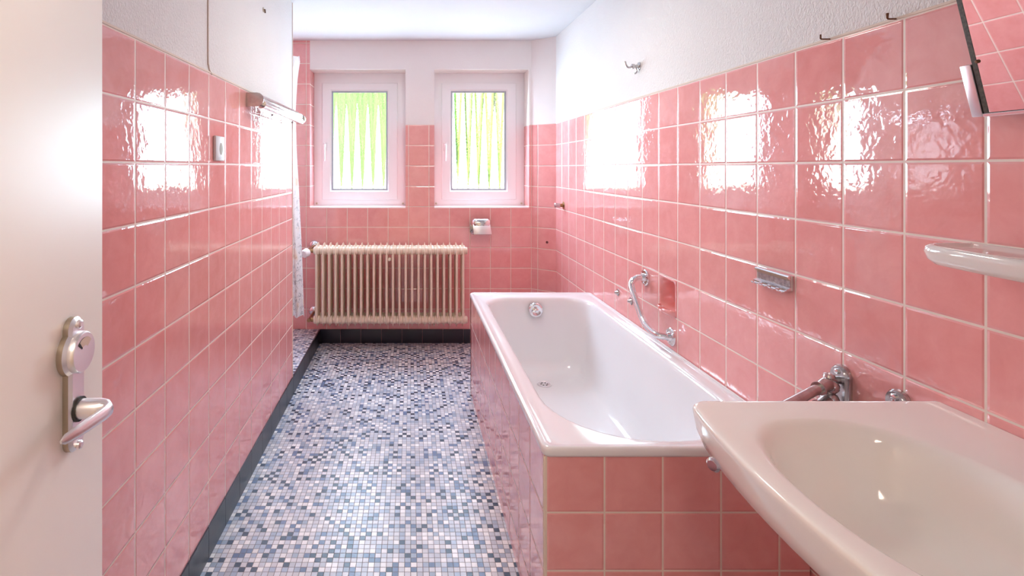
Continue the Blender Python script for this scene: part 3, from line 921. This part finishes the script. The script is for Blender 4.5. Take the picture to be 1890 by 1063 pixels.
# ---------------------------------------------------------------- double robe hook on the plaster
rh = empty('robe_hook', XR, 15.26, -2.9, 'chrome double hook on the white plaster above the tiles', 'hook')
c = Vector((XR, 15.26, -3.04))
MB().lathe(c, (-1, 0, 0), [(0, 0.125), (0.03, 0.12), (0.05, 0.06), (0.14, 0.045), (0.16, 0.075), (0.22, 0.075), (0.24, 0.04)], 20).build('rosette', 'chrome_old', rh, smooth=40)
MB().tube(smooth_path([c + Vector((-0.14, 0, 0)), c + Vector((-0.30, 0, 0.03)), c + Vector((-0.38, 0, -0.02)), c + Vector((-0.43, 0, -0.15))]), 0.028, 12).build('prong', 'chrome_old', rh, smooth=60)
MB().tube(smooth_path([c + Vector((-0.12, 0, 0.02)), c + Vector((-0.07, 0, 0.12)), c + Vector((-0.10, -0.0, 0.20)), c + Vector((-0.16, 0, 0.22))]), 0.022, 12).build('prong', 'chrome_old', rh, smooth=60)

# rusty L-hooks in the joint above the tiles
for (yy, out_, up, lab) in ((8.30, 0.17, 0.075, 'rusty bent screw hook above the right tiles, farther from the mirror'),
                            (7.17, 0.14, 0.08, 'rusty round-tipped screw hook above the right tiles, nearer the mirror')):
    c = Vector((XR, yy, -2.10))
    MB().tube([c + Vector((0.02, 0, 0)), c + Vector((-out_ + 0.01, 0, 0.0)), c + Vector((-out_, 0, -0.012)), c + Vector((-out_, 0, -up))], [0.012, 0.012, 0.013, 0.012 if yy > 8 else 0.02], 8)\
        .build('screw_hook', 'rust').location
    o = bpy.data.objects['screw_hook' if yy > 8 else 'screw_hook.001']
    tag(o, lab, 'hook', 'screw hooks above the right tiles')

# conical blanking caps
for (yy, dd, lab) in ((16.81, 4.15, 'small chrome cone cap on the tiles, left of the grab bar and farther away'), (15.80, 4.165, 'small chrome cone cap tucked right behind the grab bar')):
    o = MB().lathe((XR, yy, dd), (-1, 0, 0), [(0, 0.115), (0.02, 0.115), (0.03, 0.085), (0.10, 0.045), (0.12, 0.03), (0.12, 0.0)], 20).build('blanking_cap', 'chrome_old', smooth=40)
    tag(o, lab, 'pipe cap', 'cone caps over the bath')

# capped pipe stub in the far corner
ps = empty('pipe_stub', XR, 22.83, 1.8, 'brass pipe stub with a chrome cap sticking out of the right wall by the corner', 'pipe')
c = Vector((XR, 22.83, 1.706))
MB().lathe(c, (-1, 0, 0), [(0, 0.17), (0.015, 0.17), (0.03, 0.10)], 20).build('flange', 'brass', ps)
MB().tube([c, c + Vector((-0.2, 0, 0))], 0.075, 12).build('pipe', 'brass', ps)
MB().tube([c + Vector((-0.17, 0, 0)), c + Vector((-0.38, 0, 0)), c + Vector((-0.41, 0, 0))], [0.105, 0.105, 0.07], 8).build('cap', 'chrome_old', ps, smooth=20)

# plugged hole in the slanted corner wall
s_ = 0.81
c = Vector((5.90 + cdx * s_, YB + cdy * s_, (447 - 309) / 935.86 * 24.3))
tag(MB().lathe(c, (-0.626, -0.78, 0), [(-0.02, 0.062), (0.012, 0.062), (0.018, 0.05), (0.006, 0.04), (0.006, 0.0)], 18).build('wall_plug', simple('dark_red_plug', (0.10, 0.012, 0.015), 0.5)),
    'tiny dark red plug in the tiles of the slanted corner', 'plug')

# ---------------------------------------------------------------- paper holder on the back wall
ph = empty('toilet_paper_holder', 3.42, YB, 3.2, 'chrome toilet paper holder with flap on the back wall', 'paper holder')
mb = MB()
rg = []
for y_, g in ((YB, 0.0), (YB - 0.30, 0.0), (YB - 0.42, 0.05), (YB - 0.46, 0.12)):
    rg.append([(px, y_, pd) for px, pd, _ in rrect(2.93 + g, 3.88 - g, 2.47 + g * 0.6, 2.80, (0.18, 0.18, 0.02, 0.02), 0, 6, 3)])
mb.loft(rg, 0, True, True); mb.build('hood', 'chrome', ph, smooth=50)
mb = MB(); mb.box(2.90, 3.88, YB - 0.04, YB, 2.75, 3.18); mb.build('back_plate', 'chrome_old', ph, bevel=0.01)
mb = MB()
mb.add([(2.98, YB - 0.44, 2.74), (3.82, YB - 0.44, 2.74), (3.88, YB - 0.56, 3.20), (3.02, YB - 0.56, 3.20),
        (2.98, YB - 0.41, 2.74), (3.82, YB - 0.41, 2.74), (3.88, YB - 0.53, 3.20), (3.02, YB - 0.53, 3.20)],
       [(0, 1, 2, 3), (4, 5, 6, 7), (0, 1, 5, 4), (1, 2, 6, 5), (2, 3, 7, 6), (3, 0, 4, 7)])
mb.build('flap', 'alu', ph, bevel=0.008)
MB().tube([(2.91, YB - 0.02, 3.15), (2.91, YB - 0.42, 3.17), (2.95, YB - 0.46, 3.19), (3.86, YB - 0.46, 3.21)], 0.025, 10).build('roll_bar', 'chrome_old', ph)

# ---------------------------------------------------------------- radiator
rad = empty('radiator', -0.95, 23.9, 7.4, 'cream ribbed column radiator hung under the windows on the back wall', 'radiator')
RY0, RY1 = 23.30, 24.30
RT, RB = 3.53, 7.40
pitch = 0.2945


def section(xc):
    mb = MB(); ny = 14

    def ring2(wx, y0, y1, d):
        out = []
        for k in range(24):
            a = 2 * pi * k / 24
            ex = abs(cos(a)) ** 0.8 * (1 if cos(a) > 0 else -1); ey = abs(sin(a)) ** 0.6 * (1 if sin(a) > 0 else -1)
            out.append((xc + wx * ex, (y0 + y1) / 2 + (y1 - y0) / 2 * ey, d))
        return out
    # head and foot blades, thin at the tip
    for s_, t0 in ((1, RT), (-1, RB)):
        pr = [(0.004, 0.30, 0.0), (0.016, 0.22, 0.05), (0.028, 0.13, 0.12), (0.048, 0.05, 0.22), (0.058, 0.01, 0.32), (0.056, 0.0, 0.45), (0.052, 0.0, 0.56)]
        mb.loft([ring2(wx, RY0 + g, RY1 - g, t0 + s_ * h) for wx, g, h in pr], 0, True, True)
    # four upright columns
    for k in range(3):
        yc = RY0 + 0.13 + (RY1 - RY0 - 0.26) * k / 2
        mb.loft([ring2(0.058, yc - 0.13, yc + 0.13, d) for d in (RT + 0.50, RT + 0.7, RB - 0.7, RB - 0.50)], 0, True, True)
    # hubs joining the sections
    for dd in (RT + 0.335, RB - 0.335):
        for yc in (RY0 + 0.25, RY1 - 0.25):
            mb.lathe((xc - pitch / 2 + 0.002, yc, dd), (1, 0, 0), [(0, 0.155), (0.03, 0.185), (0.1, 0.19), (pitch - 0.13, 0.19), (pitch - 0.034, 0.185), (pitch - 0.004, 0.155)], 18)
    return mb


X0 = -4.352
sec0 = section(X0).build('radiator_section', 'radiator', rad, smooth=50)
for k in range(1, 24):
    c_ = sec0.copy(); COL.objects.link(c_); c_.parent = rad; c_.location = (pitch * k * T, 0, 0)
XE = X0 + pitch * 23
for dd in (RT + 0.335, RB - 0.335):
    MB().lathe((XE + pitch / 2 - 0.01, RY0 + 0.25, dd), (1, 0, 0), [(0, 0.17), (0.05, 0.17), (0.08, 0.12), (0.09, 0.0)], 18).build('end_plug', 'radiator', rad, smooth=40)
xv = X0 + pitch * 11.45
mb = MB(); mb.lathe((xv, RY0 + 0.2, RT + 0.72), (0, -1, 0), [(0, 0.085), (0.10, 0.085), (0.14, 0.05), (0.18, 0.05)], 12)
mb.build('air_vent', 'radiator', rad)
mb = MB()
for k in (4, 19):
    xx = X0 + pitch * (k - 0.5)
    MB().tube([(xx, YB + 0.02, RB - 0.05), (xx, RY0 + 0.35, RB - 0.05), (xx, RY0 + 0.28, RB - 0.12)], 0.045, 8).build('wall_bracket', 'radiator', rad)
    MB().tube([(xx, YB + 0.02, RT + 0.6), (xx, RY1 - 0.25, RT + 0.6), (xx, RY1 - 0.25, RT + 0.4)], 0.045, 8).build('wall_bracket', 'radiator', rad)
# supply valve with white hand wheel, return valve
vd = RT + 0.335; vy = RY0 + 0.25
XV = X0 - pitch / 2
mb = MB(); mb.tube([(XV + 0.02, vy, vd), (XV - 0.12, vy, vd)], 0.10, 12); mb.tube([(XV - 0.10, vy, vd), (XV - 0.26, vy, vd)], 0.075, 12)
mb.tube([(XV - 0.20, vy, vd), (XV - 0.22, vy + 0.3, vd - 0.04), (XV - 0.22, YB, vd - 0.05)], 0.07, 12)
valve = mb.build('supply_valve', 'brass', rad, smooth=40)
MB().lathe((XV - 0.22, YB, vd - 0.05), (0, -1, 0), [(0, 0.27), (0.06, 0.26), (0.14, 0.17), (0.16, 0.08)], 24).build('rosette', 'chrome', valve, smooth=40)
wd = Vector((-0.42, -0.86, 0.20)).normalized()
MB().lathe(Vector((XV - 0.2, vy - 0.02, vd + 0.01)), wd, [(0, 0.06), (0.12, 0.07), (0.14, 0.17), (0.18, 0.20), (0.40, 0.19), (0.45, 0.16), (0.46, 0.0)], 20).build('hand_wheel', 'white_plastic', valve, smooth=40)
vd = RB - 0.335
mb = MB(); mb.tube([(XV + 0.02, vy, vd), (XV - 0.12, vy, vd)], 0.10, 12); mb.tube([(XV - 0.10, vy, vd), (XV - 0.26, vy, vd)], 0.075, 12)
mb.tube([(XV - 0.2, vy - 0.16, vd), (XV - 0.2, vy + 0.1, vd)], 0.085, 12)
mb.tube([(XV - 0.20, vy, vd), (XV - 0.22, YB, vd - 0.03)], 0.07, 12)
valve = mb.build('return_valve', 'brass', rad, smooth=40)
MB().lathe((XV - 0.24, YB, vd - 0.05), (0, -1, 0), [(0, 0.25), (0.06, 0.24), (0.14, 0.16), (0.16, 0.08)], 24).build('rosette', 'chrome', valve, smooth=40)

# ---------------------------------------------------------------- wall lamp on the left wall
wl = empty('wall_lamp', XL, 16.4, -1.66, 'long chrome tube lamp over the left wall tiles', 'lamp')


def dsec(y_, g=0.0):
    pr = [(0.0, -2.03 + g), (0.20, -2.03 + g)]
    for k in range(9):
        a = -pi / 2 + pi * k / 8
        pr.append((0.30 + (0.175 - g) * cos(a), -1.84 + (0.19 - g) * sin(a)))
    pr += [(0.20, -1.65 - g), (0.0, -1.65 - g)]
    return [(XL + a, y_, b) for a, b in pr]


MB().loft([dsec(13.78), dsec(18.86)], 0, True, True).build('housing', 'chrome', wl, smooth=40)
MB().loft([dsec(13.72), dsec(13.78)], 0, True, True).build('end_cap', 'chrome_old', wl, smooth=30)
MB().tube([(XL + 0.36, 13.9, -1.74), (XL + 0.36, 18.9, -1.74)], 0.13, 20).build('light_tube', 'chrome', wl)
MB().tube([(XL + 0.34, 18.86, -1.80), (XL + 0.34, 18.98, -1.80), (XL + 0.34, 19.06, -1.80), (XL + 0.34, 19.10, -1.80)], [0.19, 0.19, 0.16, 0.08], 20).build('end_cap', 'chrome', wl, smooth=50)
for yy in (15.6, 18.2): MB().tube([(XL + 0.2, yy, -1.64), (XL + 0.2, yy, -1.58)], 0.04, 10).build('screw', 'chrome_old', wl)

# ---------------------------------------------------------------- wall socket
so = empty('wall_socket', XL, 11.7, -0.14, 'small white socket plate with an oval insert on the left tiles', 'socket')
MB().box(XL, XL + 0.07, 11.43, 11.95, -0.72, -0.15).build('socket_plate', simple('grey_white_socket_plastic', (0.60, 0.58, 0.58), 0.5), so, bevel=0.02)
mb = MB(); mb.loft([[(XL + 0.0705, 11.74 + 0.095 * cos(2 * pi * k / 24), -0.43 + 0.14 * sin(2 * pi * k / 24)) for k in range(24)],
                    [(XL + 0.075, 11.74 + 0.085 * cos(2 * pi * k / 24), -0.43 + 0.13 * sin(2 * pi * k / 24)) for k in range(24)]], 0, True, True)
mb.build('socket_insert', simple('dull_beige_socket', (0.30, 0.27, 0.20), 0.6), so, smooth=0)
MB().box(XL + 0.069, XL + 0.074, 11.62, 11.86, -0.235, -0.225).build('seam', 'gasket', so, smooth=0)

# overpainted cable on the plaster
tag(MB().tube(smooth_path([(XL, 11.13, CE), (XL, 11.13, -4.0), (XL, 11.13, -2.45), (XL, 11.16, -2.25), (XL, 11.22, -2.15), (XL, 11.35, -2.09)]), 0.026, 8).build('cable', 'cable', smooth=60),
    'thin overpainted cable running down the white plaster of the left wall', 'cable')
c = Vector((XL, 15.34, -4.77))
wh = empty('wall_anchor', XL, 15.34, -4.7, 'small brown wall anchor left in the plaster above the wall lamp', 'anchor')
MB().lathe(c, (1, 0, 0), [(0, 0.075), (0.012, 0.075), (0.02, 0.05)], 12).build('anchor', 'beige_insert', wh)
MB().tube([c, c + Vector((0.05, -0.01, 0)), c + Vector((0.06, -0.01, 0.10))], 0.022, 8).build('hook', 'rust', wh)

# ---------------------------------------------------------------- shower curtain and rail
rail_d = -4.62
tag(MB().tube([(-12.0, 20.45, rail_d), (-5.1, 20.45, rail_d), (-4.86, 20.40, rail_d), (-4.80, 20.2, rail_d), (-4.80, 19.1, rail_d)], 0.07, 12).build('curtain_rail', 'chrome_old'),
    'curtain rail of the shower recess', 'curtain rail')
cu = empty('shower_curtain', -5.4, 20.5, 6.0, 'pale shower curtain with a faint grey print hanging behind the left wall end', 'curtain')
mb = MB(); cols = 90; rows = 44; rg = []
random.seed(3)
for i in range(rows + 1):
    t = i / rows; d = -4.50 + (5.98 + 4.50) * t
    xr = [(-4.56, -4.50), (-4.3, -4.46), (-3.6, -4.56), (-2.4, -4.63), (-0.8, -4.60), (1.0, -4.50), (3.5, -4.38), (5.98, -4.29)]
    for (da, xa), (db, xb) in zip(xr, xr[1:]):
        if da <= d <= db: xe = xa + (xb - xa) * (d - da) / (db - da)
    row = []
    for j in range(cols + 1):
        s_ = j / cols
        x_ = -6.9 + (xe + 6.9) * s_
        amp = 0.10 + 0.12 * t
        y_ = 20.5 + amp * sin(2 * pi * 7.5 * s_ + 0.5 * sin(2.2 * t)) + 0.04 * sin(23 * s_ + 5 * t)
        dd = d + (0.06 * sin(9 * s_) if i == rows else 0)
        row.append((x_ + 0.03 * sin(2 * pi * 15 * s_), y_, dd))
    rg.append(row)
mb.loft(rg, 0, closed=False)
mb.build('curtain_sheet', 'curtain', cu, smooth=180)
for k in range(6):
    x_ = -6.8 + k * 0.32
    mb = MB(); mb.tube([(x_, 20.45 + 0.12 * cos(2 * pi * q / 14), rail_d + 0.03 + 0.12 * sin(2 * pi * q / 14)) for q in range(15)], 0.014, 6, cap=False)
    mb.build('curtain_ring', 'white_plastic', cu)

# ---------------------------------------------------------------- garden outside, seen blurred through the ribbed glass
struct(MB().box(-150, 150, YB + 2.0, 190, FL + 2.0, FL + 3.0).build('ground_outside', 'lawn', smooth=0))
gw = MB().box(-90, 90, 62, 63.5, -1.6, FL + 2.0).build('garden_wall', 'garden_wall', smooth=0)
tag(gw, 'low white wall outside the windows', 'wall')


def crown(name, mat, cx, cy, cd, rx, ry, rd, seed, label, cat, group=None, trunk=False):
    bm = bmesh.new(); bmesh.ops.create_icosphere(bm, subdivisions=4, radius=1.0)
    rnd = random.Random(seed); ph_ = [rnd.uniform(0, 6.28) for _ in range(9)]
    root = empty(name, cx, cy, FL + 2.0, label, cat, group)
    o0 = ORG[root.name]; me = bpy.data.meshes.new('foliage')
    for v in bm.verts:
        n_ = v.co.normalized()
        r_ = 1 + 0.10 * sin(5 * n_.x + ph_[0]) * sin(6 * n_.y + ph_[1]) + 0.08 * sin(11 * n_.z + ph_[2]) * sin(10 * n_.x + ph_[3]) + 0.05 * sin(23 * n_.x + ph_[4]) * sin(21 * n_.z + ph_[5]) + rnd.uniform(-0.03, 0.03)
        v.co = Vector(((cx + n_.x * rx * r_) * T, (cy + n_.y * ry * r_) * T, (E - cd + n_.z * rd * r_) * T)) - o0
    bm.to_mesh(me); bm.free(); me.materials.append(M[mat])
    o = bpy.data.objects.new('foliage', me); COL.objects.link(o); o.parent = root
    MB().tube([(cx, cy, FL + 2.0), (cx + 0.3, cy, cd + rd * 0.3)], [0.9, 0.5], 10).build('trunk', 'bark', root)
    return root


def hedge(x0, x1, y0, d0):
    mb = MB(); rnd = random.Random(5); nx, nz = 150, 40
    prof = [(0, FL + 2.0)] + [(0, FL + 2.0 - (FL + 2.0 - d0) * i / nz) for i in range(1, nz)] + [(1.5, d0), (7, d0), (7, FL + 2.0)]
    rg = []
    for i, (dy, dd) in enumerate(prof):
        rg.append([(x0 + (x1 - x0) * j / nx, y0 + dy + (rnd.uniform(-0.5, 0.5) if dy < 5 else 0), dd + (rnd.uniform(-0.5, 0.5) if 0 < i <= nz + 1 else 0)) for j in range(nx + 1)])
    mb.loft(rg, 0, closed=False)
    return mb.build('hedge', 'hedge', smooth=0)


tag(hedge(-80, 3.5, 68, -26), 'tall clipped green hedge outside, blurred behind the left window', 'hedge')
crown('garden_tree', 'tree', 15, 84, -15, 12, 9, 11, 15, 'yellow-green tree blurred behind the upper part of the right window', 'tree')
crown('garden_tree', 'hedge', 50, 84, -9, 14, 10, 13, 17, 'green tree outside, to the right of the yellow-green one', 'tree')
tag(MB().box(8, 60, 108, 130, -11, FL + 2.0).build('neighbour_house', 'house', smooth=0), 'brownish-cream house wall blurred behind the right window', 'building')
